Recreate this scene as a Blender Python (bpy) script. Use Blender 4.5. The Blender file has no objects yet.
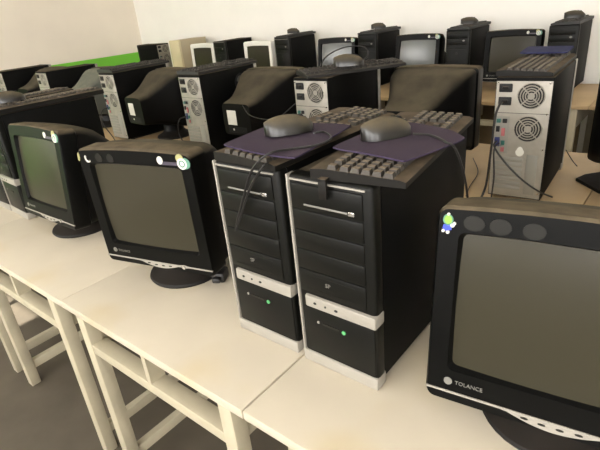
import bpy, bmesh, math, random
from mathutils import Vector, Matrix
random.seed(7)
PI = math.pi
sc = bpy.context.scene
C = sc.collection
DZ = 0.715                      # height of the desk tops above the floor

# ------------------------------------------------------------------ camera
CAM = Vector((0.572, -0.631, 0.719 + DZ)); YAW, PITCH, ROLL, FPX = -0.716, 0.430, -0.101, 479.2
fw = Vector((math.sin(YAW)*math.cos(PITCH), math.cos(YAW)*math.cos(PITCH), -math.sin(PITCH)))
r0 = Vector((math.cos(YAW), -math.sin(YAW), 0)); u0 = r0.cross(fw)
cr = math.cos(ROLL)*r0 + math.sin(ROLL)*u0
cu = -math.sin(ROLL)*r0 + math.cos(ROLL)*u0
cam_d = bpy.data.cameras.new('camera'); cam = bpy.data.objects.new('camera', cam_d); C.objects.link(cam)
cam_d.sensor_width = 36; cam_d.lens = 36*FPX/600; cam_d.clip_start = 0.02
cam.matrix_world = Matrix(((cr.x, cu.x, -fw.x, CAM.x), (cr.y, cu.y, -fw.y, CAM.y), (cr.z, cu.z, -fw.z, CAM.z), (0, 0, 0, 1)))
sc.camera = cam
def atz(px, py, z):            # pixel to a point at height z over the desk tops
    d = fw + cr*((px-300)/FPX) + cu*((225-py)/FPX); o = CAM - Vector((0, 0, DZ))
    return o + d*((z-o.z)/d.z) + Vector((0, 0, DZ))
def aty(px, py, y):
    d = fw + cr*((px-300)/FPX) + cu*((225-py)/FPX)
    return CAM + d*((y-CAM.y)/d.y)

# ------------------------------------------------------------------ light and exposure
wd = bpy.data.worlds.new('world'); sc.world = wd; wd.use_nodes = True
bg = wd.node_tree.nodes['Background']; bg.inputs[0].default_value = (0.85, 0.93, 1.0, 1); bg.inputs[1].default_value = 1.5
sun_d = bpy.data.lights.new('sun', 'SUN'); sun_d.energy = 45; sun_d.angle = 0.01; sun_d.color = (1, .95, .85)
sun = bpy.data.objects.new('sun', sun_d); C.objects.link(sun)
sun.rotation_euler = Vector((0.0, math.cos(math.radians(34)), -math.sin(math.radians(34)))).to_track_quat('-Z', 'Y').to_euler()
WINDOW_GLOW = 16.0
vs = sc.view_settings
vs.view_transform = 'Standard'; vs.look = 'None'; vs.gamma = 1; vs.use_curve_mapping = False; vs.exposure = -0.42
sc.cycles.use_denoising = True
sc.cycles.max_bounces = 8; sc.cycles.diffuse_bounces = 5

# ------------------------------------------------------------------ materials
def lin(c):
    return tuple((v/255/12.92 if v/255 <= .04045 else ((v/255+.055)/1.055)**2.4) for v in c)
MATS = {}
def mat(name, col, rough=.5, metal=0, spec=.5, dust=None, dust_amt=.8, var=0, var_scale=20, emit=None, bump=0, bump_scale=300, coat=0, dust_scale=25, stain=None):
    if name in MATS: return MATS[name]
    m = bpy.data.materials.new(name); m.use_nodes = True; nt = m.node_tree; N = nt.nodes; L = nt.links
    b = N['Principled BSDF']
    b.inputs['Roughness'].default_value = rough; b.inputs['Metallic'].default_value = metal
    b.inputs['Specular IOR Level'].default_value = spec; b.inputs['Coat Weight'].default_value = coat
    base = lin(col)
    tc = N.new('ShaderNodeTexCoord')
    def noise(scale, detail=4):
        n = N.new('ShaderNodeTexNoise'); n.inputs['Scale'].default_value = scale; n.inputs['Detail'].default_value = detail
        L.new(tc.outputs['Object'], n.inputs['Vector']); return n.outputs['Fac']
    def rng(src, a, b_, c=0, d=1):
        r = N.new('ShaderNodeMapRange'); r.inputs[1].default_value = a; r.inputs[2].default_value = b_
        r.inputs[3].default_value = c; r.inputs[4].default_value = d; L.new(src, r.inputs[0]); return r.outputs[0]
    rgb = N.new('ShaderNodeRGB'); rgb.outputs[0].default_value = (*base, 1); out = rgb.outputs[0]
    if var:
        mx = N.new('ShaderNodeMix'); mx.data_type = 'RGBA'
        L.new(rng(noise(var_scale), .3, .7), mx.inputs[0])
        mx.inputs[6].default_value = (*[v*(1-var) for v in base], 1); mx.inputs[7].default_value = (*[min(1, v*(1+var)) for v in base], 1)
        out = mx.outputs[2]
    if stain:
        mx = N.new('ShaderNodeMix'); mx.data_type = 'RGBA'; L.new(rng(noise(3.1, 3), .52, .78, 0, .8), mx.inputs[0]); L.new(out, mx.inputs[6])
        mx.inputs[7].default_value = (*lin(stain), 1); out = mx.outputs[2]
    if dust:
        g = N.new('ShaderNodeNewGeometry'); sx = N.new('ShaderNodeSeparateXYZ'); L.new(g.outputs['Normal'], sx.inputs[0])
        up = rng(sx.outputs['Z'], .25, .95)
        nz = rng(noise(dust_scale), .25, .6, .55, 1)
        mu = N.new('ShaderNodeMath'); mu.operation = 'MULTIPLY'; L.new(up, mu.inputs[0]); L.new(nz, mu.inputs[1])
        m2 = N.new('ShaderNodeMath'); m2.operation = 'MULTIPLY_ADD'; L.new(mu.outputs[0], m2.inputs[0]); m2.inputs[1].default_value = dust_amt
        m2.inputs[2].default_value = 0.0
        mx = N.new('ShaderNodeMix'); mx.data_type = 'RGBA'; L.new(m2.outputs[0], mx.inputs[0]); L.new(out, mx.inputs[6])
        mx.inputs[7].default_value = (*lin(dust), 1); out = mx.outputs[2]
        L.new(rng(m2.outputs[0], 0, .6, rough, .9), b.inputs['Roughness'])
    L.new(out, b.inputs['Base Color'])
    if emit:
        b.inputs['Emission Color'].default_value = (*lin(emit[0]), 1); b.inputs['Emission Strength'].default_value = emit[1]
    if bump:
        bp = N.new('ShaderNodeBump'); bp.inputs['Strength'].default_value = bump; bp.inputs['Distance'].default_value = .002
        L.new(noise(bump_scale, 3), bp.inputs['Height']); L.new(bp.outputs[0], b.inputs['Normal'])
    MATS[name] = m; return m

DUST = (132, 115, 95)
M = dict(
    wall=mat('wall_paint', (246, 243, 236), .9, spec=.2, var=.02, var_scale=3, bump=.15, bump_scale=60),
    ceiling=mat('ceiling_paint', (240, 238, 232), .9, spec=.1),
    floor=mat('concrete_floor', (84, 76, 64), .75, var=.14, var_scale=6, bump=.2, bump_scale=40),
    wood=mat('cream_painted_wood', (191, 181, 162), .42, spec=.4, var=.05, var_scale=5, stain=(184, 166, 126)),
    tan=mat('tan_wood', (178, 152, 114), .5, spec=.3, var=.08, var_scale=6), panel=mat('brown_panel', (96, 80, 58), .6, spec=.2, var=.15, var_scale=8),  # tops of the rear rows: warm shade put into the wood colour
    leg=mat('cream_leg_paint', (176, 167, 144), .5, spec=.3, var=.06, var_scale=12),
    blk=mat('black_plastic', (13, 12, 11), .4, spec=.3, dust=DUST, dust_amt=.75),
    bez=mat('black_bezel', (6, 6, 5), .4, spec=.12, dust=(112, 100, 80), dust_amt=.8),
    hood=mat('dusty_hood', (10, 9, 8), .55, spec=.12, dust=(96, 88, 72), dust_amt=.75, dust_scale=12),
    steel=mat('black_steel_case', (8, 8, 7), .6, spec=.1, dust=(94, 84, 68), dust_amt=.7, var=.15, var_scale=9),
    front=mat('tower_front', (14, 14, 11), .42, spec=.18, var=.12, var_scale=30),
    gloss=mat('gloss_front', (10, 10, 9), .4, spec=.15),
    stand=mat('stand_black', (12, 11, 10), .45, spec=.2, dust=(44, 38, 32), dust_amt=.7),
    ventm=mat('vent_grey', (78, 75, 68), .6),
    groove=mat('groove_black', (8, 8, 8), .7),
    silver=mat('silver_plastic', (146, 141, 131), .35, spec=.5),
    chrome=mat('chrome', (190, 188, 182), .25, metal=.8),
    screen=mat('crt_glass', (52, 49, 38), .3, spec=.2),
    screen_pale=mat('crt_glass_grey', (80, 84, 82), .2, spec=.6),  # paler copy of the glass: window reflection partly put into the base colour
    metal=mat('bare_steel', (148, 143, 133), .45, metal=.35, var=.08, var_scale=30),
    slotm=mat('slot_cover_steel', (140, 138, 130), .5, metal=.35),
    keydark=mat('dark_key', (30, 27, 24), .6, dust=(84, 74, 62), dust_amt=.8, dust_scale=60), kbdark=mat('dark_keyboard', (20, 18, 16), .5, dust=(62, 55, 46), dust_amt=.8),
    hoodgrey=mat('grey_hood', (70, 72, 66), .5, spec=.25, dust=(116, 116, 102), dust_amt=.8),
    key=mat('dusty_key', (48, 43, 37), .6, dust=(128, 114, 94), dust_amt=.85, dust_scale=60),
    kbd=mat('keyboard_body', (22, 20, 17), .5, spec=.2, dust=(100, 87, 70), dust_amt=.8, dust_scale=30),
    pad=mat('purple_pad', (60, 51, 70), .9, spec=.1, dust=(76, 66, 70), dust_amt=.6, dust_scale=14, bump=.3, bump_scale=600),
    padblue=mat('navy_pad', (38, 42, 78), .9, spec=.1, dust=(70, 70, 96), dust_amt=.5),
    mouse=mat('mouse_shell', (22, 20, 17), .28, dust=(112, 100, 76), dust_amt=.75, dust_scale=40),
    cable=mat('black_cable', (24, 22, 21), .5),
    white=mat('white_label', (204, 202, 192), .6),
    whitep=mat('white_case_plastic', (232, 230, 222), .45),
    beige=mat('beige_case', (176, 164, 138), .5),
    cream=mat('cream_front', (206, 194, 158), .45),  # lit copy of the beige: bright light on the front put into its colour
    blue=mat('vga_blue', (34, 38, 84), .4), teal=mat('port_teal', (44, 96, 88), .4), pink=mat('port_pink', (160, 92, 94), .4),
    green=mat('sticker_green', (126, 168, 56), .4), mint=mat('sticker_mint', (96, 142, 122), .4), yellow=mat('sticker_yellow', (160, 156, 104), .4),
    sblue=mat('sticker_blue', (50, 70, 190), .4),
    mark=mat('faint_mark', (30, 29, 25), .45, spec=.2), violet=mat('violet_strip', (66, 60, 72), .45),
    logo=mat('logo_grey', (116, 114, 107), .4),
    led=mat('green_led', (80, 150, 95), .4, emit=((110, 255, 140), .15)),
    glow=mat('daylit_pane', (255, 250, 240), .5, emit=((253, 251, 250), WINDOW_GLOW)),
    frame=mat('window_frame_paint', (230, 226, 215), .5),
    doorm=mat('door_wood', (150, 110, 70), .5),
    paper=mat('paper', (228, 224, 214), .8),
)

# ------------------------------------------------------------------ mesh helpers
CACHE = {}
class MB:
    def __init__(s): s.bm = bmesh.new()
    def box(s, x0, x1, y0, y1, z0, z1, bev=0, seg=2):
        r = bmesh.ops.create_cube(s.bm, size=1); vs_ = r['verts']
        for v in vs_:
            v.co = Vector((x0+(v.co.x+.5)*(x1-x0), y0+(v.co.y+.5)*(y1-y0), z0+(v.co.z+.5)*(z1-z0)))
        if bev:
            es = list({e for v in vs_ for e in v.link_edges})
            bmesh.ops.bevel(s.bm, geom=es, offset=bev, segments=seg, affect='EDGES', profile=.5)
        return s
    def rings(s, rings, cap0=True, cap1=True):
        vv = [[s.bm.verts.new(p) for p in r] for r in rings]; n = len(vv[0])
        for a, b in zip(vv, vv[1:]):
            for i in range(n):
                try: s.bm.faces.new((a[i], a[(i+1) % n], b[(i+1) % n], b[i]))
                except ValueError: pass
        if cap0: s.bm.faces.new(list(reversed(vv[0])))
        if cap1: s.bm.faces.new(vv[-1])
        return s
    def lathe(s, prof, n=24, cx=0, cy=0, sx=1, sy=1):
        return s.rings([[(cx+r*sx*math.cos(2*PI*i/n), cy+r*sy*math.sin(2*PI*i/n), z) for i in range(n)] for r, z in prof])
    def tube(s, pts, r, n=6, closed=False):
        pts = [Vector(p) for p in pts]; m = len(pts); rr = []
        up = Vector((0, 0, 1))
        for i, p in enumerate(pts):
            if closed: t = (pts[(i+1) % m]-pts[i-1])
            else: t = pts[min(i+1, m-1)]-pts[max(i-1, 0)]
            t.normalize()
            a = t.cross(up)
            if a.length < .05: a = t.cross(Vector((0, 1, 0)))
            a.normalize(); b = t.cross(a)
            rr.append([p+a*r*math.cos(2*PI*k/n)+b*r*math.sin(2*PI*k/n) for k in range(n)])
        if closed: rr.append(rr[0]); return s.rings(rr, False, False)
        return s.rings(rr)
    def poly(s, pts, n):          # prism: outline of points, extruded by vector n
        n = Vector(n); return s.rings([[Vector(p) for p in pts], [Vector(p)+n for p in pts]])
    def disc(s, cx, cz, r, y0, y1, n=20, rz=None):     # a disc standing in the xz plane
        rz = rz or r
        return s.rings([[(cx+r*math.cos(2*PI*i/n), y, cz+rz*math.sin(2*PI*i/n)) for i in range(n)] for y in (y0, y1)])
    def mesh(s, name, smooth=35):
        bmesh.ops.remove_doubles(s.bm, verts=s.bm.verts, dist=1e-6)
        bmesh.ops.recalc_face_normals(s.bm, faces=s.bm.faces)
        me = bpy.data.meshes.new(name)
        if smooth:
            for f in s.bm.faces: f.smooth = True
            for e in s.bm.edges:
                if len(e.link_faces) == 2 and e.calc_face_angle(0) > math.radians(smooth): e.smooth = False
        s.bm.to_mesh(me); s.bm.free(); return me
def obj(name, mb, m, parent=None, loc=(0, 0, 0), rot=(0, 0, 0), key=None, label=None):
    if key and key in CACHE: me = CACHE[key]
    else:
        me = (mb() if callable(mb) else mb).mesh(name); me.materials.append(m)
        if key: CACHE[key] = me
    o = bpy.data.objects.new(name, me); C.objects.link(o); o.location = loc; o.rotation_euler = rot
    if parent: o.parent = parent
    if label: o['label'] = label
    return o
def tag(o, label, cat, group=None):
    o['label'] = label; o['category'] = cat
    if group: o['group'] = group
    return o
def thing(name, label, cat, loc, rotz=0, group=None):
    o = bpy.data.objects.new(name, None); C.objects.link(o); o.empty_display_size = .1
    o.location = loc; o.rotation_euler = (0, 0, rotz); return tag(o, label, cat, group)
def struct(o): o['kind'] = 'structure'; return o
def text_mesh(key, body, size, m):
    if key in CACHE: return CACHE[key]
    cu_ = bpy.data.curves.new(key, 'FONT'); cu_.body = body; cu_.size = size; cu_.extrude = .0004
    cu_.align_x = 'CENTER'; cu_.align_y = 'CENTER'; cu_.resolution_u = 3
    t = bpy.data.objects.new(key, cu_); C.objects.link(t)
    dg = bpy.context.evaluated_depsgraph_get(); me = bpy.data.meshes.new_from_object(t.evaluated_get(dg))
    bpy.data.objects.remove(t); bpy.data.curves.remove(cu_)
    me.materials.clear(); me.materials.append(m); CACHE[key] = me; return me
def spline(pts, k=6):
    P = [Vector(p) for p in pts]; P = [2*P[0]-P[1]] + P + [2*P[-1]-P[-2]]; out = []
    for i in range(1, len(P)-2):
        for j in range(k):
            t = j/k; a, b, c, d = P[i-1:i+3]
            out.append(.5*((2*b)+(c-a)*t+(2*a-5*b+4*c-d)*t*t+(3*b-a-3*c+d)*t**3))
    return out+[P[-2]]
def cable(name, pts, label, r=.0028, cat='cable', group=None, k=6):
    o = obj(name, MB().tube(spline(pts, k), r), M['cable']); return tag(o, label, cat, group)

# ------------------------------------------------------------------ the room
X0, X1, Y0, Y1, ZC = -5.78, 5.5, -3.2, 3.65, 3.1
struct(obj('floor', MB().box(X0-.2, X1+.2, Y0-.2, Y1+.2, -.1, 0), M['floor']))
struct(obj('ceiling', MB().box(X0-.2, X1+.2, Y0-.2, Y1+.2, ZC, ZC+.1), M['ceiling']))
struct(obj('wall_back', MB().box(X0-.2, X1+.2, Y1, Y1+.2, 0, ZC), M['wall']))
struct(obj('wall_right', MB().box(X1, X1+.2, Y0, Y1, 0, ZC), M['wall']))
# the left wall carries a painted green band below about one metre
def band_material():
    m = mat('wall_paint_green_band', (247, 237, 222), .9, spec=.2, var=.02, var_scale=3); nt = m.node_tree; N = nt.nodes; L = nt.links
    b = N['Principled BSDF']; old = b.inputs['Base Color'].links[0].from_socket
    tc = N.new('ShaderNodeTexCoord'); sx = N.new('ShaderNodeSeparateXYZ'); L.new(tc.outputs['Object'], sx.inputs[0])
    lt = N.new('ShaderNodeMath'); lt.operation = 'LESS_THAN'; L.new(sx.outputs['Z'], lt.inputs[0]); lt.inputs[1].default_value = 1.028
    mx = N.new('ShaderNodeMix'); mx.data_type = 'RGBA'; L.new(lt.outputs[0], mx.inputs[0]); L.new(old, mx.inputs[6])
    mx.inputs[7].default_value = (*lin((124, 204, 72)), 1); L.new(mx.outputs[2], b.inputs['Base Color']); return m
struct(obj('wall_left', MB().box(X0-.2, X0, Y0, Y1, 0, ZC), band_material()))
# the wall behind the viewer: daylit windows, and an unseen doorway added to let the sun in
DX0, DX1, DH = -2.95, -2.05, 2.36  # opening sized so the sun reaches the floor under the left desks
wf = MB().box(X0-.2, DX0, Y0-.2, Y0, 0, ZC).box(DX1, X1+.2, Y0-.2, Y0, 0, ZC).box(DX0, DX1, Y0-.2, Y0, DH, ZC)
struct(obj('wall_front', wf, M['wall']))
dr = struct(obj('door_1', lambda: MB().box(0, .9, 0, .04, 0, DH-.02, .004), M['doorm'], loc=(DX0, Y0-.22, 0.005), rot=(0, 0, -PI/2)))
obj('door_handle', MB().tube([(.82, -.05, 1.0), (.7, -.05, 1.0)], .01), M['chrome'], dr)
wn = 0
for wx, ww in ((-4.6, 1.9), (-.75, 1.9), (1.5, 1.9), (4.0, 1.9)):
    wn += 1
    w = bpy.data.objects.new('window_%d' % wn, None); C.objects.link(w); w.location = (wx, Y0, .95); struct(w)
    hw, hh = ww/2, 1.75
    for i in range(3):
        a = -hw+i*ww/3
        obj('pane', MB().box(a+.03, a+ww/3-.03, .005, .015, .04, hh-.04), M['glow'], w)
    f = MB().box(-hw-.05, hw+.05, .001, .045, -.05, .03, .004).box(-hw-.05, hw+.05, .001, .045, hh-.03, hh+.05, .004)
    for i in range(4):
        a = -hw+i*ww/3; f.box(a-.03, a+.03, .001, .045, .03, hh-.03)
    obj('window_frame', f, M['frame'], w)

# ------------------------------------------------------------------ desks
def make_desk(x0, x1, yf, depth, d, la, lb, label, group, z=0):
    # yf: front edge, d=+1: the desk runs back towards +y; la/lb: outer faces of the legs
    xc = (x0+x1)/2
    t = thing('wooden_desk', label, 'desk', (xc, yf, 0), 0 if d > 0 else PI, group)
    if d < 0: x0, x1, la, lb = 2*xc-x1, 2*xc-x0, 2*xc-lb, 2*xc-la
    a, b, la, lb = x0-xc, x1-xc, la-xc, lb-xc
    H = DZ; g = .003 if yf < 0 and x1 > .5 else .0004
    obj('desk_top', MB().box(a+g, b-g, 0, depth, H-.024, H, .003 if x1 > .5 else .0015), M['wood' if yf < 0 else 'tan'], t)
    if yf > 2: obj('modesty_panel', MB().box(la+.02, lb-.02, depth*.4, depth*.4+.015, .05, H-.024), M['panel'], t)
    for (xa, xb) in ((la, la+.042), (lb-.042, lb)):
        for ya in (.012, depth-.06):
            obj('leg', MB().box(xa, xb, ya, ya+.04, 0, H-.024, .003), M['leg'], t)
        obj('side_rail', MB().box(xa+.008, xa+.034, .052, depth-.06, H-.16, H-.024), M['leg'], t)
        obj('side_stretcher', MB().box(xa+.008, xa+.034, .052, depth-.06, .075, .115, .002), M['leg'], t)
    obj('front_rail', MB().box(la+.042, lb-.042, .014, .06, H-.168, H-.135, .002), M['leg'], t)
    obj('divider', MB().box((la+lb)/2-.009, (la+lb)/2+.009, .016, .06, H-.137, H-.024), M['leg'], t)
    obj('back_rail', MB().box(la+.042, lb-.042, depth-.06, depth-.035, H-.17, H-.024), M['leg'], t)
    obj('cross_stretcher', MB().box(la+.04, lb-.04, depth*.55, depth*.55+.03, .08, .11), M['leg'], t)
    return t
YF = -.191
G1 = 'cream desks in the front row'
SEAMS1 = [(-.014, .824, .09, .79, 'cream desk under the nearest monitor with an open slot below its top'),
          (-.765, -.014, -.722, -.068, 'cream desk in the middle of the front row with a shelf slot and divider'),
          (-1.59, -.765, -1.53, -.862, 'cream desk under the leftmost bulky monitor'),
          (-2.42, -1.59, -2.36, -1.645, 'cream desk at the left picture edge, mostly out of frame')]
for x0, x1, la, lb, lab in SEAMS1: make_desk(x0, x1, YF, .96, 1, la, lb, lab, G1)
G2 = 'desks in the second row'
for i, w_ in enumerate(('tower with the uncovered rear fans at right', 'tower carrying the looped mouse cable', 'tower with the round side vent',
                        'tower left of the white-labelled second monitor', 'dusty grey monitor shell', 'far left dark towers')):
    x1 = .33-i*.83; make_desk(x1-.827, x1, 1.75, .975, -1, x1-.78, x1-.05, 'second-row desk under the '+w_, G2)
make_desk(.332, 1.16, 1.75, .975, -1, .38, 1.11, 'second-row desk at the right edge under the black monitor foot', G2)
G3 = 'desks along the back wall'
for i, w_ in enumerate(('rightmost tower against the back wall', 'monitor and tower beside the blue-lit screen', 'tower right of the second white-framed screen',
                        'second white-framed screen', 'first white-framed screen', 'beige tower')):
    x1 = .06-i*.83; make_desk(x1-.827, x1, 2.72, .75, 1, x1-.77, x1-.06, 'back-wall desk under the '+w_, G3)
make_desk(.062, .89, 2.72, .75, 1, .12, .83, 'back-wall desk at the right picture edge with nothing on it', G3)

# ------------------------------------------------------------------ computer towers
W, H, D = .185, .437, .42
def make_tower(label, loc, rz=0, group=None, front=True, rear=False, vent=False, h=H, w=W, d=D, mats=('steel', 'front', 'silver'), glow=True):
    t = thing('computer_tower', label, 'computer', loc, rz, group); k = '%s%.3f%.3f%s' % (mats[0], h, w, front)
    hw = w/2
    obj('case', lambda: MB().box(-hw+.003, hw-.003, .032, d, .012, h-.002, .003), M[mats[0]], t, key='case'+k)
    obj('base', lambda: MB().box(-hw+.02, hw-.02, .05, d-.04, 0, .013), M['groove'], t, key='tbase'+k)
    obj('front_bezel', lambda: MB().box(-hw+.001, hw, .002, .034, .004, h, .009, 3), M[mats[1]], t, key='bez'+k)
    if mats[2]:
        obj('side_trim', lambda: MB().box(-hw-.001, -hw+.004, -.001, .02, .004, h-.001, .0015), M[mats[2]], t, key='strim'+k)
        obj('base_trim', lambda: MB().box(-hw-.0005, hw+.001, -.002, .034, .001, .031, .004), M[mats[2]], t, key='btrim'+k)
        obj('top_trim', lambda: MB().box(-hw+.006, hw-.014, -.0005, .012, h-.011, h-.0075, .001), M[mats[2]], t, key='ttrim'+k)
    if front:
        X = -hw
        if front == 'plain':
            for z0, z1 in ((.375, .42), (.33, .372)): obj('bay_cover', lambda: MB().box(X+.01, X+.166, -.0005, .01, z0, z1, .002), M[mats[1]], t, key='pbay%.3f' % z0+k)
            obj('badge', lambda: MB().disc(X+.14, .36, .009, -.002, .0, 14, .007), M['logo'], t, key='badge'+k)
            obj('lower_panel', lambda: MB().box(X+.01, X+.166, -.0005, .01, .05, .3, .003), M[mats[1]], t, key='plow'+k)
            obj('power_button', lambda: MB().disc(X+.088, .27, .01, -.002, .0, 14), M['mark'], t, key='ppow'+k)
            obj('rear_panel', lambda: MB().box(-hw+.008, hw-.008, d-.002, d+.002, .018, h-.012), M['metal'], t, key='rp'+k)
            return t
        bay = obj('optical_drive', lambda: MB().box(X+.01, X+.166, -.001, .01, .3715, .421, .002), M[mats[1]], t, key='odd'+k)
        obj('tray_strip', lambda: MB().box(X+.038, X+.135, -.0025, .0, .3795, .3835, .001), M['logo'], bay, key='strip'+k)
        obj('eject_button', lambda: MB().box(X+.137, X+.150, -.003, .0, .378, .386, .001), M['chrome'], bay, key='eject'+k)
        for z0, z1 in ((.328, .369), (.286, .3255), (.241, .2835)):
            obj('bay_cover', lambda: MB().box(X+.01, X+.166, -.001, .01, z0, z1, .002), M[mats[1]], t, key='bay%.3f' % z0+k)
        bc = obj('bay_cover', lambda: MB().box(X+.01, X+.166, -.001, .01, .187, .2385, .002), M[mats[1]], t, key='bay2'+k)
        ins = lambda: MB().box(X+.026, X+.142, -.0016, .0, .2285, .2295).box(X+.026, X+.142, -.0016, .0, .1965, .1975)
        obj('inset_line', ins, M['mark'], bc, key='ins'+k)
        lg = bpy.data.objects.new('logo', text_mesh('tower_logo', 'SP', .013, M['logo'])); C.objects.link(lg); lg.parent = bc
        lg.location = (X+.08, -.0018, .2155); lg.rotation_euler = (PI/2, 0, 0)
        obj('logo_line', lambda: MB().box(X+.065, X+.092, -.0017, 0, .2045, .2062), M['mark'], bc, key='lgl'+k)
        bar = obj('button_bar', lambda: MB().box(X+.02, hw+.002, -.005, .03, .152, .18, .004), M['silver'], t, key='bar'+k)
        for i, (bx, bw) in enumerate(((.046, .007), (.072, .004), (.098, .008))):
            obj('button', lambda: MB().disc(0, 0, bw/2, -.0062, -.004, 12, .0025), M['groove'], bar, loc=(X+bx, 0, .166), key='btn%d' % i+k)
        lo = obj('lower_panel', lambda: MB().box(X+.009, hw-.004, .0005, .01, .036, .148, .003), M['front' if mats[1] == 'front' else mats[1]], t, key='low'+k)
        obj('power_lamp', lambda: MB().disc(X+.110, .115, .0045, -.0015, .002, 14), M['led' if glow else 'mark'], lo, key='led%d' % glow+k)
        obj('lamp_dot', lambda: MB().disc(X+.047, .117, .0032, -.0015, .002, 10), M['logo'], lo, key='dot'+k)
        obj('lamp_caption', lambda: MB().box(X+.058, X+.098, -.0008, .002, .113, .1185), M['mark'], lo, key='cap'+k)
    if not rear:
        obj('rear_panel', lambda: MB().box(-hw+.008, hw-.008, d-.002, d+.002, .018, h-.012), M['metal'], t, key='rp'+k)
    else:
        rp = obj('rear_panel', lambda: MB().box(-hw+.006, hw-.006, d-.002, d+.002, .016, h-.014, .001), M['metal'], t, key='rpd'+k)
        y = d+.002
        XR = lambda u: hw-u                  # u: distance from the left as seen from behind
        def fan(u, v, r, kk):
            f = obj('fan_opening', lambda: MB().disc(XR(u), h-v, r, y-.001, y+.0006, 28), M['groove'], t, key='fo%s' % kk+k)
            def grille():
                m = MB()
                for q in (1.0, .8, .6, .42):
                    m.tube([(XR(u)+r*q*math.cos(2*PI*i/24), y+.001, h-v+r*q*math.sin(2*PI*i/24)) for i in range(24)], .0021, 5, True)
                for i in range(4):
                    a = PI/4+i*PI/2
                    m.tube([(XR(u)+r*.2*math.cos(a), y+.001, h-v+r*.2*math.sin(a)), (XR(u)+r*math.cos(a), y+.001, h-v+r*math.sin(a))], .0023, 5)
                return m
            obj('fan_grille', grille, M['metal'], f, key='fg%s' % kk+k)
            obj('fan_hub', lambda: MB().disc(XR(u), h-v, r*.27, y, y+.002, 16), M['metal'], f, key='fh%s' % kk+k)
        fan(.118, .062, .042, 'a'); fan(.118, .172, .044, 'b')
        obj('supply_seam', lambda: MB().box(-hw+.008, hw-.008, y-.001, y+.0006, h-.1205, h-.119), M['groove'], t, key='ps'+k)
        for v in (.036, .08):
            s = obj('power_socket', lambda: MB().box(XR(.058), XR(.016), y-.001, y+.004, -.014, .014, .003), M['groove'], t, loc=(0, 0, h-v), key='sock'+k)
            obj('socket_pin', lambda: MB().box(XR(.047), XR(.027), y+.003, y+.006, -.005, .005, .001), M['kbd'], s, key='pin'+k)
        io = obj('port_plate', lambda: MB().box(XR(.058), XR(.012), y-.001, y+.001, h-.262, h-.132), M['slotm'], t, key='io'+k)
        for (u0_, u1_, v0, v1, mm) in ((.016, .03, .140, .154, 'teal'), (.036, .05, .140, .154, 'groove'), (.016, .028, .166, .186, 'groove'), (.034, .046, .172, .2, 'pink'),
                                       (.014, .031, .205, .238, 'blue'), (.036, .048, .216, .232, 'teal'), (.036, .048, .24, .256, 'pink')):
            obj('port', lambda: MB().box(XR(u1_), XR(u0_), y, y+.006, h-v1, h-v0, .0015), M[mm], io, key='port%.3f%.3f' % (u0_, v0)+k)
        for i in range(7):
            obj('slot_cover', lambda: MB().box(XR(.112), XR(.014), y-.001, y+.0025, 0, .0135, .002), M['slotm'], t, loc=(0, 0, h-.288-i*.0178), key='sc'+k)
        obj('vent_plate', lambda: MB().box(XR(.16), XR(.124), y-.001, y+.0015, .03, h-.262, .001), M['slotm'], t, key='vp'+k)
        for u, v in ((.012, .02), (.172, .02), (.172, .12), (.172, .24), (.172, .4)):
            obj('screw', lambda: MB().disc(0, 0, .0032, y, y+.003, 8), M['chrome'], t, loc=(XR(u), 0, h-v), key='screw')
    if vent:
        # a round vent in the side panel that faces local -x
        v = obj('side_vent', lambda: MB().rings([[(x, vent[0]+.05*math.cos(2*PI*i/28), vent[1]+.05*math.sin(2*PI*i/28)) for i in range(28)] for x in (-hw+.004, -hw+.0005)]), M['groove'], t)
        for i in range(4):
            a0 = i*PI/2+.3
            obj('vent_arc', MB().tube([(-hw, vent[0]+.034*math.cos(a0+j*.16), vent[1]+.034*math.sin(a0+j*.16)) for j in range(8)], .006, 5), M['ventm'], v)
    return t
G = 'black towers in the front row'
def T1(x, y, lab, rz=0, glow=True): return make_tower(lab, (x, y, DZ), rz, G, glow=glow)
T1(W/2, 0, 'black tower with silver trim, right one of the close pair')
T1(-.208+W/2, .004, 'black tower with silver trim, left of the close pair, mouse cable hanging down its front')
TC = T1(-1.527-W/2, .057, 'black tower left of the leftmost bulky monitor, partly cut by the picture edge', -.05, False)
T1(-1.527-W*1.5-.006, .06, 'black tower barely showing at the left picture edge', 0, False)
G = 'black towers turned backwards in the second row'
def T2(xl, yr, lab, rz=0, vent=False, front=False):
    return make_tower(lab, (xl+W/2-D*math.sin(rz), yr+D*math.cos(rz), DZ), PI+rz, G, front=front, rear=True, vent=vent)
TE = T2(.022, 1.085, 'tower showing its metal rear with two round fans, right side', .055)
T2(-.808, 1.005, 'tower showing its metal rear under a keyboard and looped mouse, picture centre', .0)
T2(-1.637, 1.03, 'tower showing its metal rear with a round vent in its side', -.01, (.13, .352))
T2(-2.5, 1.06, 'tower showing its metal rear left of the white-labelled monitor', -.02)
T2(-3.46, 1.08, 'small-looking tower rear behind the leftmost front keyboard', -.02)
T2(-4.2, 1.05, 'black tower side at the far left edge above the dusty keyboard', -.02)
obj('white_tag', MB().poly([(W/2-.1+.014*math.cos(a)*(1 if math.sin(a) < .3 else .75), D+.002, H-.252+.017*math.sin(a)) for a in [i*PI/8 for i in range(16)]], (0, .0015, 0)), M['white'], TE)
G = 'black towers along the back wall'
R3 = 3.1
def T3(px, py, lab, rz=0, trim=None):
    x = aty(px, py, R3).x; make_tower(lab, (x+W/2, R3, DZ), rz, G, front='plain', mats=('steel', 'front', trim)); return x+W/2
t5 = T3(549, 26, 'black tower against the back wall, rightmost, mouse on top', .0)
t4 = T3(446, 29, 'black tower against the back wall between the blue-lit screen and a dark screen', .0)
t3 = T3(357, 34, 'black tower against the back wall left of the blue-lit screen', .0)
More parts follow.
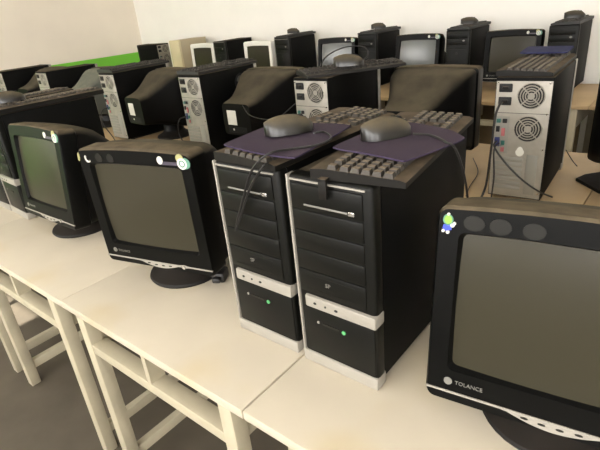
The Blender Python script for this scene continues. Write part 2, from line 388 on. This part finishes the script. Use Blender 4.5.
t2 = T3(274, 40, 'black tower against the back wall right of the second white-framed screen', .0, 'silver')
t1 = T3(213, 44, 'black tower against the back wall between the two white-framed screens', .0, 'silver')
xb = aty(168, 40, R3).x
make_tower('beige tower with a cream front near the wall corner', (xb+W/2, R3, DZ), 0, None, front=False, h=.47, d=D, mats=('beige', 'cream', None))
xk = aty(168, 43, R3).x
make_tower('black tower turned sideways showing its rear, beside the beige tower', (xk-.67, R3+.1, DZ), -PI/2, None, front=False, rear=True)

# ------------------------------------------------------------------ CRT monitors
MW, MH = .405, .35
def rrect(hw, z0, z1, r, y, crown=0, n=5):
    pts = []
    for cx, cz, a0 in ((hw-r, z1-r, 0), (-hw+r, z1-r, PI/2), (-hw+r, z0+r, PI), (hw-r, z0+r, 1.5*PI)):
        for i in range(n):
            a = a0+i*PI/2/(n-1); pts.append([cx+r*math.cos(a), y, cz+r*math.sin(a)])
    # subdivide the top edge for the crown
    top = [[pts[n-1][0]+(pts[n][0]-pts[n-1][0])*j/6, y, pts[n-1][2]] for j in range(1, 6)]
    pts = pts[:n]+top+pts[n:]
    for p in pts:
        if p[2] > (z0+z1)/2: p[2] += crown*(1-(p[0]/hw)**2)
    return pts
def make_monitor(label, loc, rz=0, tilt=0, group=None, stickers=None, mats=('bez', 'hood', 'screen'), label_plate=True, detail=True, name='crt_monitor', plate=False):
    t = thing(name, label, 'monitor', loc, rz, group); t.scale = (.95, .95, .95); k = mats[0]+mats[1]; zb = .0895
    kw = dict(loc=(0, 0, zb), rot=(-tilt, 0, 0))
    cr_ = .007
    def bez():
        m = MB()
        o0 = rrect(.1985, -.014, .345, .014, .002, cr_); o1 = rrect(.2025, -.018, .35, .018, .008, cr_); o2 = rrect(.2025, -.018, .35, .018, .065, cr_); o3 = rrect(.197, -.012, .345, .018, .07, cr_)
        i0 = rrect(.166, .048, .309, .012, .002, .004); i1 = rrect(.160, .054, .303, .010, .016, .004)
        m.rings([i0, o0, o1, o2, o3], False, True); return m
    b = obj('bezel', bez, M[mats[0]], t, key='mbez'+k, **kw)
    obj('screen_surround', lambda: MB().rings([rrect(.166, .048, .309, .012, .002, .004), rrect(.160, .054, .303, .010, .016, .004)], False, False), M['gloss' if mats[0] == 'bez' else mats[0]], t, key='msur'+k, **kw)
    def scr():
        m = MB(); n = 14; hw, z0, z1 = .163, .05, .308; vs2 = []
        for j in range(n+1):
            for i in range(n+1):
                u, v = -1+2*i/n, -1+2*j/n
                vs2.append(m.bm.verts.new((u*hw, .007+.008*(u*u+v*v)*.6, (z0+z1)/2+v*(z1-z0)/2)))
        for j in range(n):
            for i in range(n): a = j*(n+1)+i; m.bm.faces.new((vs2[a], vs2[a+1], vs2[a+n+2], vs2[a+n+1]))
        return m
    obj('screen', scr, M[mats[2]], t, key='mscr'+mats[2], **kw)
    def hood():
        S = [(.066, .196, -.012, .344, .02), (.10, .195, -.011, .344, .025), (.135, .188, -.004, .338, .035), (.17, .172, .006, .324, .04), (.21, .152, .018, .30, .04), (.25, .135, .028, .272, .038),
             (.29, .122, .036, .248, .035), (.33, .113, .042, .232, .03), (.37, .108, .046, .222, .025), (.385, .104, .05, .217, .022)]
        return MB().rings([rrect(a, z0, z1, r, y, cr_*(1 if y < .2 else .4)) for y, a, z0, z1, r in S], False, True)
    hd = obj('rear_housing', hood, M[mats[1]], t, key='mhood'+k, **kw)
    if label_plate:
        obj('label_plate', lambda: MB().box(.0, .068, .384, .3865, .105, .183), M['white'], hd, key='lplate')
        obj('label_tag', lambda: MB().disc(.03, .08, .006, .384, .3865, 10), M['white'], hd, key='ltag')
    def vents():
        m = MB()
        for i in range(6): m.box(-.07, .07, .3845, .3858, .062+i*.006, .0645+i*.006)
        return m
    obj('vent_slots', vents, M['groove'], hd, key='mvent')
    if plate: obj('foot_plate', MB().poly([(-.2, .07, 0), (-.12, -.02, 0), (.12, -.02, 0), (.2, .07, 0), (.22, .13, 0), (.12, .24, 0), (-.12, .24, 0), (-.22, .13, 0)], (0, 0, .012)), M['stand'], t)
    obj('stand', lambda: MB().lathe([(.12, 0), (.123, .006), (.12, .012), (.105, .02), (.085, .03), (.07, .045), (.065, .086)], 36, 0, .126), M['stand' if mats[0] == 'bez' else mats[0]], t, key='mstand'+k)
    if detail:
        def stripe():
            up, lo = [], []
            for i in range(41):
                x = -.2+.4*i/40
                b_ = max(0, 1-((x-.01)/.075)**2)**1.2
                kn = max(0, 1-((x-.1)/.014)**2)
                up.append((x, .0, .0065+.003*kn)); lo.append((x, .0, .0025-.015*b_-.004*kn))
            return MB().poly(up+lo[::-1], (0, .008, 0))
        st = obj('trim_stripe', stripe, M['silver'], t, key='mstripe', loc=(0, 0, zb), rot=(-tilt, 0, 0))
        for i in range(4):
            obj('button', lambda: MB().disc(0, 0, .006, -.0012, .001, 12, .002), M['mark'], st, loc=(-.032+i*.027, 0, -.001-.002*(i in (1, 2))), key='mbtn')
        obj('power_button', lambda: MB().disc(.1, .0025, .006, -.002, .001, 14), M['chrome'], st, key='mpow')
        em = obj('emblem', lambda: MB().disc(-.162, .0265, .0075, .0005, .003, 16), M['logo'], t, key='membl', **kw)
        lg = bpy.data.objects.new('logo_text', text_mesh('monitor_logo', 'TOLANCE', .0105, M['logo'])); C.objects.link(lg); lg.parent = em
        lg.location = (-.126, .0015, .0262); lg.rotation_euler = (PI/2, 0, 0)
        if stickers in ('right', 'corner'):      # leftover round marks on the left, stickers at the right corner
            for x in (-.12, -.076) if stickers == 'right' else (): obj('round_mark', lambda x=x: MB().disc(x, .327, .013, .0008, .003, 16), M['mark'], t, key='rm%.3f' % x, **kw)
            if stickers == 'right': obj('sticker', lambda: MB().poly([(-.198+.004*math.cos(a)+.002*math.sin(a), .0004, .327+.013*math.sin(a)) for a in [i*PI/8 for i in range(16)]], (0, .003, 0)), M['yellow'], t, key='stkA', **kw)
            if stickers == 'right': obj('sticker', lambda: MB().tube([(-.163+.009*math.cos(a), .0012, .325+.011*math.sin(a)) for a in [PI*.8+i*.3 for i in range(11)]], .0028, 5), M['white'], t, key='stkB', **kw)
            obj('sticker', lambda: MB().disc(.102, .33, .0095, .0002, .003, 16, .011), M['white'], t, key='stkC', **kw)
            obj('sticker_strip', lambda: MB().box(.106, .165, .0004, .003, .318, .327), M['violet'], t, key='stkD', **kw)
            obj('sticker', lambda: MB().disc(.168, .338, .012, .0006, .003, 16), M['yellow'], t, key='stkE', **kw)
            obj('sticker', lambda: MB().disc(.184, .325, .015, .0002, .003, 20), M['mint'], t, key='stkF', **kw)
            rs = obj('sticker', lambda: MB().disc(.174, .324, .0155, -.0004, .003, 20), M['white'], t, key='stkG', **kw)
            obj('sticker_ring', lambda: MB().tube([(.174+.008*math.cos(a*PI/10), -.0004, .324+.008*math.sin(a*PI/10)) for a in range(20)], .0016, 4, True), M['mint'], rs, key='stkH')
        if stickers == 'left':
            for x in (-.143, -.103, -.055): obj('round_mark', lambda x=x: MB().disc(x, .327, .0165, .0008, .003, 18, .013), M['mark'], t, key='rml%.3f' % x, **kw)
            g = obj('sticker', lambda: MB().disc(-.184, .3285, .0075, .0, .003, 16), M['green'], t, key='stkL', **kw)
            obj('sticker_ring', lambda: MB().tube([(-.184+.0075*math.cos(a*PI/10), .0, .3285+.0085*math.sin(a*PI/10)) for a in range(20)], .0012, 4, True), M['mint'], g, key='stkM')
            obj('sticker_patch', lambda: MB().poly([(-.191, 0, .3195), (-.179, 0, .3195), (-.1775, 0, .3115), (-.187, 0, .309), (-.1925, 0, .313)], (0, .003, 0)), M['sblue'], g, key='stkN')
            for i, (x, z, r) in enumerate(((-.1765, .3195, .0035), (-.1735, .323, .0028), (-.191, .3085, .0026), (-.1835, .307, .003), (-.184, .3375, .0025))):
                obj('sticker_dot', lambda: MB().disc(x, z, r, -.0006, .002, 10), M['white'], g, key='sdot%d' % i)
    return t
make_monitor('large black bulky monitor at the right picture edge, nearest to the viewer', (.4836, .0072, DZ), .135, .146, 'front-row bulky monitors', 'left')
make_monitor('black bulky monitor left of the tower pair, turned slightly right', (-.5404, .0137, DZ), .241, -.018, 'front-row bulky monitors', 'right')
make_monitor('leftmost black bulky monitor of the front row with greenish screen', (-1.233, .0233, DZ), .0154, .114, 'front-row bulky monitors', 'corner')
GB = 'bulky monitors seen from behind in the second row'
for x, y, rz, lab in ((-.345, 1.47, 0, 'dusty monitor back behind the right front-row keyboard, picture centre'),
                      (-1.25, 1.42, .0, 'monitor back with a white label plate, left of the picture centre'),
                      (-2.1, 1.4, -.1, 'monitor back with a small white label between two tower rears'),
                      (-2.99, 1.45, .0, 'greyish domed monitor back at the left beneath the green wall band'),
                      (-3.8, 1.45, 0, 'dark monitor back at the far left edge'),
                      (.47, 1.5, 0, 'black monitor with a flat foot at the right picture edge, second row')):
    make_monitor(lab, (x, y, DZ), PI+rz, .0, GB, detail=False, mats=('bez', 'hoodgrey' if x == -2.99 else 'hood', 'screen'), label_plate=(x < -1 and x > -2.5), plate=x > .4)
G5 = 'monitors along the back wall'
def M3(pl, pr, py, lab, mats=('bez', 'hood', 'screen'), y=R3, rz=0, tilt=.03):
    xc = (aty(pl, py, y).x+aty(pr, py, y).x)/2
    make_monitor(lab, (xc, y, DZ), rz, tilt, G5, mats=mats, label_plate=False, detail=mats[0] == 'bez', stickers='corner')
M3(483, 543, 33, 'black back-wall monitor with a dark screen between the two rightmost towers', tilt=.11)
M3(391, 441, 35, 'black back-wall monitor with the bright blue reflection', ('bez', 'hood', 'screen_pale'), tilt=.14)
M3(315, 353, 39, 'black back-wall monitor with a pale grey screen', ('bez', 'hood', 'screen_pale'), rz=.1, tilt=.14)
M3(241, 271, 41, 'white-framed back-wall monitor, the right of the two', ('whitep', 'whitep', 'screen'))
M3(190, 211, 46, 'white-framed back-wall monitor beside the beige tower', ('whitep', 'whitep', 'screen'))

# ------------------------------------------------------------------ keyboards, pads and mice
KL, KD = .445, .175
def key_layout():
    u = .0192; out = []
    rows = [(.062, [1]*1+[0]*1, 13)]
    for r in range(6):
        y = .046-r*u*1.03-(.004 if r else 0)
        xs = [-.213+i*u for i in range(15)]
        if r == 0: xs = [x+.006*(i > 0)+.006*(i > 4)+.006*(i > 8) for i, x in enumerate(xs[:13])]
        for i, x in enumerate(xs):
            if r == 5 and 3 <= i <= 9:
                if i == 6: out.append((x, y, 7.0))
                continue
            out.append((x, y, 1.0))
        for i in range(3):
            if r == 3 or (r == 4 and i != 1): continue
            out.append((.086+i*u, y, 1.0))
        for i in range(4):
            if r == 0: continue
            out.append((.152+i*u, y, 1.0))
    return out
KEYS = key_layout()
def key_box(m, x, y, wf, z=.0):
    u = .0192; hx = u*wf/2-.0012; hy = u/2-.0006; t = .0028; zt = .0085
    m.rings([[(x-hx, y-hy, z), (x+hx, y-hy, z), (x+hx, y+hy, z), (x-hx, y+hy, z)],
             [(x-hx+t, y-hy+t, z+zt), (x+hx-t, y-hy+t, z+zt), (x+hx-t, y+hy-t, z+zt), (x-hx+t, y+hy-t, z+zt)]])
def make_keyboard(label, loc, rz, single=False, group=None, pitch=0, dark=False):
    t = thing('keyboard', label, 'keyboard', loc, rz, group); t.rotation_euler = (0, pitch, rz)
    def body():
        m = MB(); hw, hd = KL/2, KD/2
        m.rings([[(x, -hd, 0), (x, hd, 0), (x, hd, .018), (x, hd-.028, .020), (x, -hd+.01, .013), (x, -hd, .010)] for x in (-hw, -hw+.004, hw-.004, hw)])
        return m
    obj('keyboard_body', body, M['kbdark' if dark else 'kbd'], t, key='kbody%d' % dark)
    slope = math.atan2(.007, KD-.022)
    if single:
        for x, y, wf_ in KEYS:
            def kb(): m = MB(); key_box(m, 0, 0, wf_); return m
            obj('key', kb, M['key'], t, loc=(x, y, .0155+(y+.01)*.05), rot=(slope, 0, 0), key='key%d' % wf_)
    else:
        def kb():
            m = MB()
            for x, y, wf_ in KEYS: key_box(m, x, y, wf_, .0155+(y+.01)*.05)
            return m
        o = obj('keys', kb, M['keydark' if dark else 'key'], t, key='keysall%d' % dark); o['kind'] = 'stuff'
    return t
def make_mouse(label, loc, rz, s=1.0, group=None, m='mouse'):
    t = thing('computer_mouse', label, 'mouse', loc, rz, group)
    def body():
        S = []; n = 20
        for i in range(15):
            u = i/14; y = -.058+.116*u
            e = math.sqrt(max(.015, 1-abs(2*u-1)**3)); w_ = .031*e
            h_ = .042*math.sqrt(max(.012, 1-((u-.42)/.62)**2))
            S.append([(w_*math.cos(2*PI*k/n), y, .001+max(0, h_*math.sin(2*PI*k/n))) for k in range(n)])
        return MB().rings(S)
    b = obj('mouse_shell', body, M[m], t, key='mshell'); b.scale = (s, s, s)
    obj('button_seam', lambda: MB().tube([(0, .012, .0418), (0, .03, .0365), (0, .042, .0305), (0, .053, .019)], .0011, 4), M['groove'], t, key='mseam').scale = (s, s, s)
    obj('scroll_wheel', lambda: MB().tube([(-.004, .03, .034), (.004, .03, .034)], .006, 12), M['groove'], t, key='mwheel').scale = (s, s, s)
    return t
ZT = DZ+H
GK = 'keyboards lying on the front-row towers'
make_keyboard('dusty keyboard on the right tower of the pair, skewed over its edge', (.122, .226, ZT+.001), PI/2+.13, True, GK)
make_keyboard('dusty keyboard on the left tower of the pair, mostly under a mouse pad', (-.103, .222, ZT+.001), PI/2-.03, True, GK)
make_keyboard('dusty keyboard on the leftmost front tower', (-1.60, .30, ZT+.001), -PI/2-.02, False, GK)
make_keyboard('keyboard on the front tower at the left picture edge', (-1.81, .27, ZT+.001), -PI/2+.03, False, GK)
G6 = 'keyboards lying on the second-row towers'
make_keyboard('keyboard on the rear-facing tower at right, half under a navy pad', (.098, 1.31, ZT+.001), PI/2+.05, False, G6)
make_keyboard('keyboard on the centre rear-facing tower, jutting out to the right', (-.64, 1.2, ZT+.001), PI/2-.62, False, G6, dark=True)
make_keyboard('keyboard on the rear-facing tower with the side vent', (-1.545, 1.25, ZT+.001), PI/2, False, G6, dark=True)
make_keyboard('keyboard on the rear-facing tower left of the labelled monitor', (-2.41, 1.28, ZT+.001), PI/2, False, G6, dark=True)
G7 = 'keyboards lying on the back-wall towers'
for x, lab in ((t5, 'rightmost back-wall tower'), (t4, 'back-wall tower right of the blue-lit screen'), (t3, 'back-wall tower left of the blue-lit screen'), (t2, 'back-wall tower right of the white-framed screens')):
    make_keyboard('dark keyboard on the '+lab, (x+.005, R3+.215, ZT+.001), -PI/2, False, G7, dark=True)
def make_pad(label, corners, z, m, group=None, drop=None):
    # corners anticlockwise in world xy; a soft sheet with rounded corners that follows drop(x, y)
    n = 12; P = [Vector((*c_, 0)) for c_ in corners]; cen = sum(P, Vector())/4
    mb = MB(); top, bot = {}, {}
    for j in range(n+1):
        for i in range(n+1):
            u, v = i/n, j/n
            # squeeze the corners for rounding
            uu, vv = 2*u-1, 2*v-1; k = 1-.035*(uu*uu*vv*vv)**3
            uu *= k; vv *= k; u2, v2 = (uu+1)/2, (vv+1)/2
            p = P[0]*(1-u2)*(1-v2)+P[1]*u2*(1-v2)+P[2]*u2*v2+P[3]*(1-u2)*v2
            dz = drop(p.x, p.y) if drop else 0
            top[i, j] = mb.bm.verts.new((p.x-cen.x, p.y-cen.y, dz+.003)); bot[i, j] = mb.bm.verts.new((p.x-cen.x, p.y-cen.y, dz))
    for j in range(n):
        for i in range(n):
            mb.bm.faces.new((top[i, j], top[i+1, j], top[i+1, j+1], top[i, j+1])); mb.bm.faces.new((bot[i, j+1], bot[i+1, j+1], bot[i+1, j], bot[i, j]))
    edge = [(i, 0) for i in range(n)]+[(n, j) for j in range(n)]+[(i, n) for i in range(n, 0, -1)]+[(0, j) for j in range(n, 0, -1)]
    for a, b in zip(edge, edge[1:]+edge[:1]): mb.bm.faces.new((top[a], bot[a], bot[b], top[b]))
    o = obj('mouse_pad', mb, M[m], loc=(cen.x, cen.y, z)); return tag(o, label, 'mouse pad', group)
ZK = ZT+.0295
make_pad('purple mouse pad on the right tower of the pair', ((.045, .085), (.215, .055), (.245, .25), (.055, .315)), ZK, 'pad', 'purple mouse pads', lambda x, y: -.25*max(0, x-.215)-.0015*math.sin(x*30))
make_pad('purple mouse pad on the left tower of the pair', ((-.18, .012), (.03, -.004), (-.005, .24), (-.205, .225)), ZK, 'pad', 'purple mouse pads', lambda x, y: .0015*math.sin(x*25+y*10))
make_pad('navy mouse pad on the rear-facing tower at right', ((.0, 1.4), (.17, 1.395), (.15, 1.6), (-.025, 1.61)), ZK+.003, 'padblue', None)
GM = 'mice on the purple pads'
make_mouse('dusty mouse on the pad of the right tower of the pair', (.112, .178, ZK+.004), -.55, .92, GM)
make_mouse('dusty mouse on the pad of the left tower of the pair', (-.098, .135, ZK+.0055), -.62, .92, GM)
make_mouse('mouse with its looped cable on the centre rear-facing tower', (-.6, 1.13, ZT+.03), -1.1, 1.1, None, 'mouse')
make_mouse('dark mouse on the leftmost front keyboard', (-1.62, .17, ZT+.03), -.3, 1.0, None)
G8 = 'mice on the back-wall towers'
for x, lab in ((t5, 'rightmost back-wall tower'), (t4, 'back-wall tower right of the blue-lit screen'), (t3, 'back-wall tower left of the blue-lit screen'), (t2, 'back-wall tower right of the white-framed screens')):
    make_mouse('small dark mouse on top of the '+lab, (x+.02, R3+.17, ZT+.029), -PI/2+.3, 1.1, G8, 'kbd')
hk = obj('keyboard_clip', MB().box(-.008, .008, -.003, .003, -.036, .0, .001).box(-.008, .008, -.003, .02, -.003, .002, .001), M['kbd'], loc=tuple(aty(322, 180, -.012)), rot=(0, 0, .1))
tag(hk, 'small black clip hanging over the front top edge of the right tower', 'clip')

# ------------------------------------------------------------------ cables
pz = ZK-DZ+.0065
A = [atz(314, 133, pz+.008), atz(324, 132, pz), atz(331, 138, pz), atz(317, 145, pz), atz(290, 149, pz), atz(268, 154, pz)]
A += [aty(252, 170, -.02), aty(244, 195, -.012), aty(237, 222, -.01), aty(236, 230, -.01), aty(240, 218, -.01), aty(250, 188, -.014), aty(262, 168, -.02), aty(268, 163, -.004)]
cable('mouse_cable', A, 'black mouse cable looping down the front of the left tower of the pair', .0024)
B = [atz(413, 134, pz+.006), atz(430, 135, pz+.002), atz(446, 142, pz), atz(457, 152, pz-.02)]
B += [Vector((.262, .22, DZ+.36)), Vector((.258, .26, DZ+.2)), Vector((.25, .3, DZ+.05)), Vector((.25, .36, DZ+.004)), Vector((.25, .5, DZ+.004))]
cable('mouse_cable', B, 'black mouse cable dropping past the right side of the right tower', .0024)
yr = 1.025
cable('power_cable', [aty(502, 102, yr), aty(499, 106, yr-.03), aty(495, 118, yr-.035), aty(491, 150, yr-.03), aty(486, 185, yr-.02), atz(480, 205, .005), atz(500, 208, .005)],
      'thick black power cable hanging from the right rear-facing tower', .0042)
cable('screen_cable', [aty(497, 141, yr), aty(494, 146, yr-.025), aty(503, 160, yr-.03), aty(520, 178, yr-.03), aty(538, 191, yr-.02), atz(552, 197, .005)],
      'black cable slanting across the slot covers of the right rear-facing tower', .0032)
cable('screen_cable', [aty(499, 143, yr), aty(494, 150, yr-.025), aty(494, 175, yr-.03), aty(492, 192, yr-.02), atz(490, 205, .004)],
      'black cable falling straight from the ports of the right rear-facing tower', .0028)
cable('wire', [atz(473, 158, .005), atz(478, 172, .005), atz(470, 186, .005), atz(466, 196, .005)], 'thin black wire lying on the desk left of the right rear-facing tower', .002)
cable('wire', [atz(566, 150, .06), atz(572, 160, .004), atz(577, 166, .004)], 'thin black wire on the desk right of the right rear-facing tower', .002)
M2A = Vector((-.55, 1.15, ZT+.05))
cable('mouse_cable', [M2A+Vector((-.02, .0, -.015)), M2A+Vector((.0, .05, .01)), M2A+Vector((-.04, .09, .04)), M2A+Vector((-.12, .06, .045)), M2A+Vector((-.16, -.02, .02)), M2A+Vector((-.17, -.06, -.015))],
      'mouse cable arching over the mouse on the centre rear-facing tower', .0026)
for i, (x, lab) in enumerate(((-1.637, 'tower with the side vent'), (-2.486, 'tower left of the labelled monitor'))):
    y = 1.03+.03*i
    cable('screen_cable', [(x+.02, y-.004, DZ+.215), (x+.005, y-.05, DZ+.2), (x+.0, y-.06, DZ+.12), (x+.04, y-.04, DZ+.03), (x+.1, y-.06, DZ+.004)], 'cable hanging from the ports of the rear-facing '+lab, .0034)
cable('wire', [(-1.2, 1.06, DZ+.29), (-1.1, 1.0, DZ+.26), (-.98, .98, DZ+.25), (-.88, .97, DZ+.27), (-.79, .985, DZ+.33)], 'thin wire sagging from the labelled monitor back to the centre tower', .002)
pa = obj('power_plug', MB().box(-.02, .02, -.025, .025, 0, .032, .006).box(-.012, .012, -.04, -.02, .008, .024, .004), M['cable'], loc=tuple(atz(221, 279, .0)), rot=(0, 0, .5))
tag(pa, 'small black plug block on the desk between the middle monitor and the tower pair', 'plug')
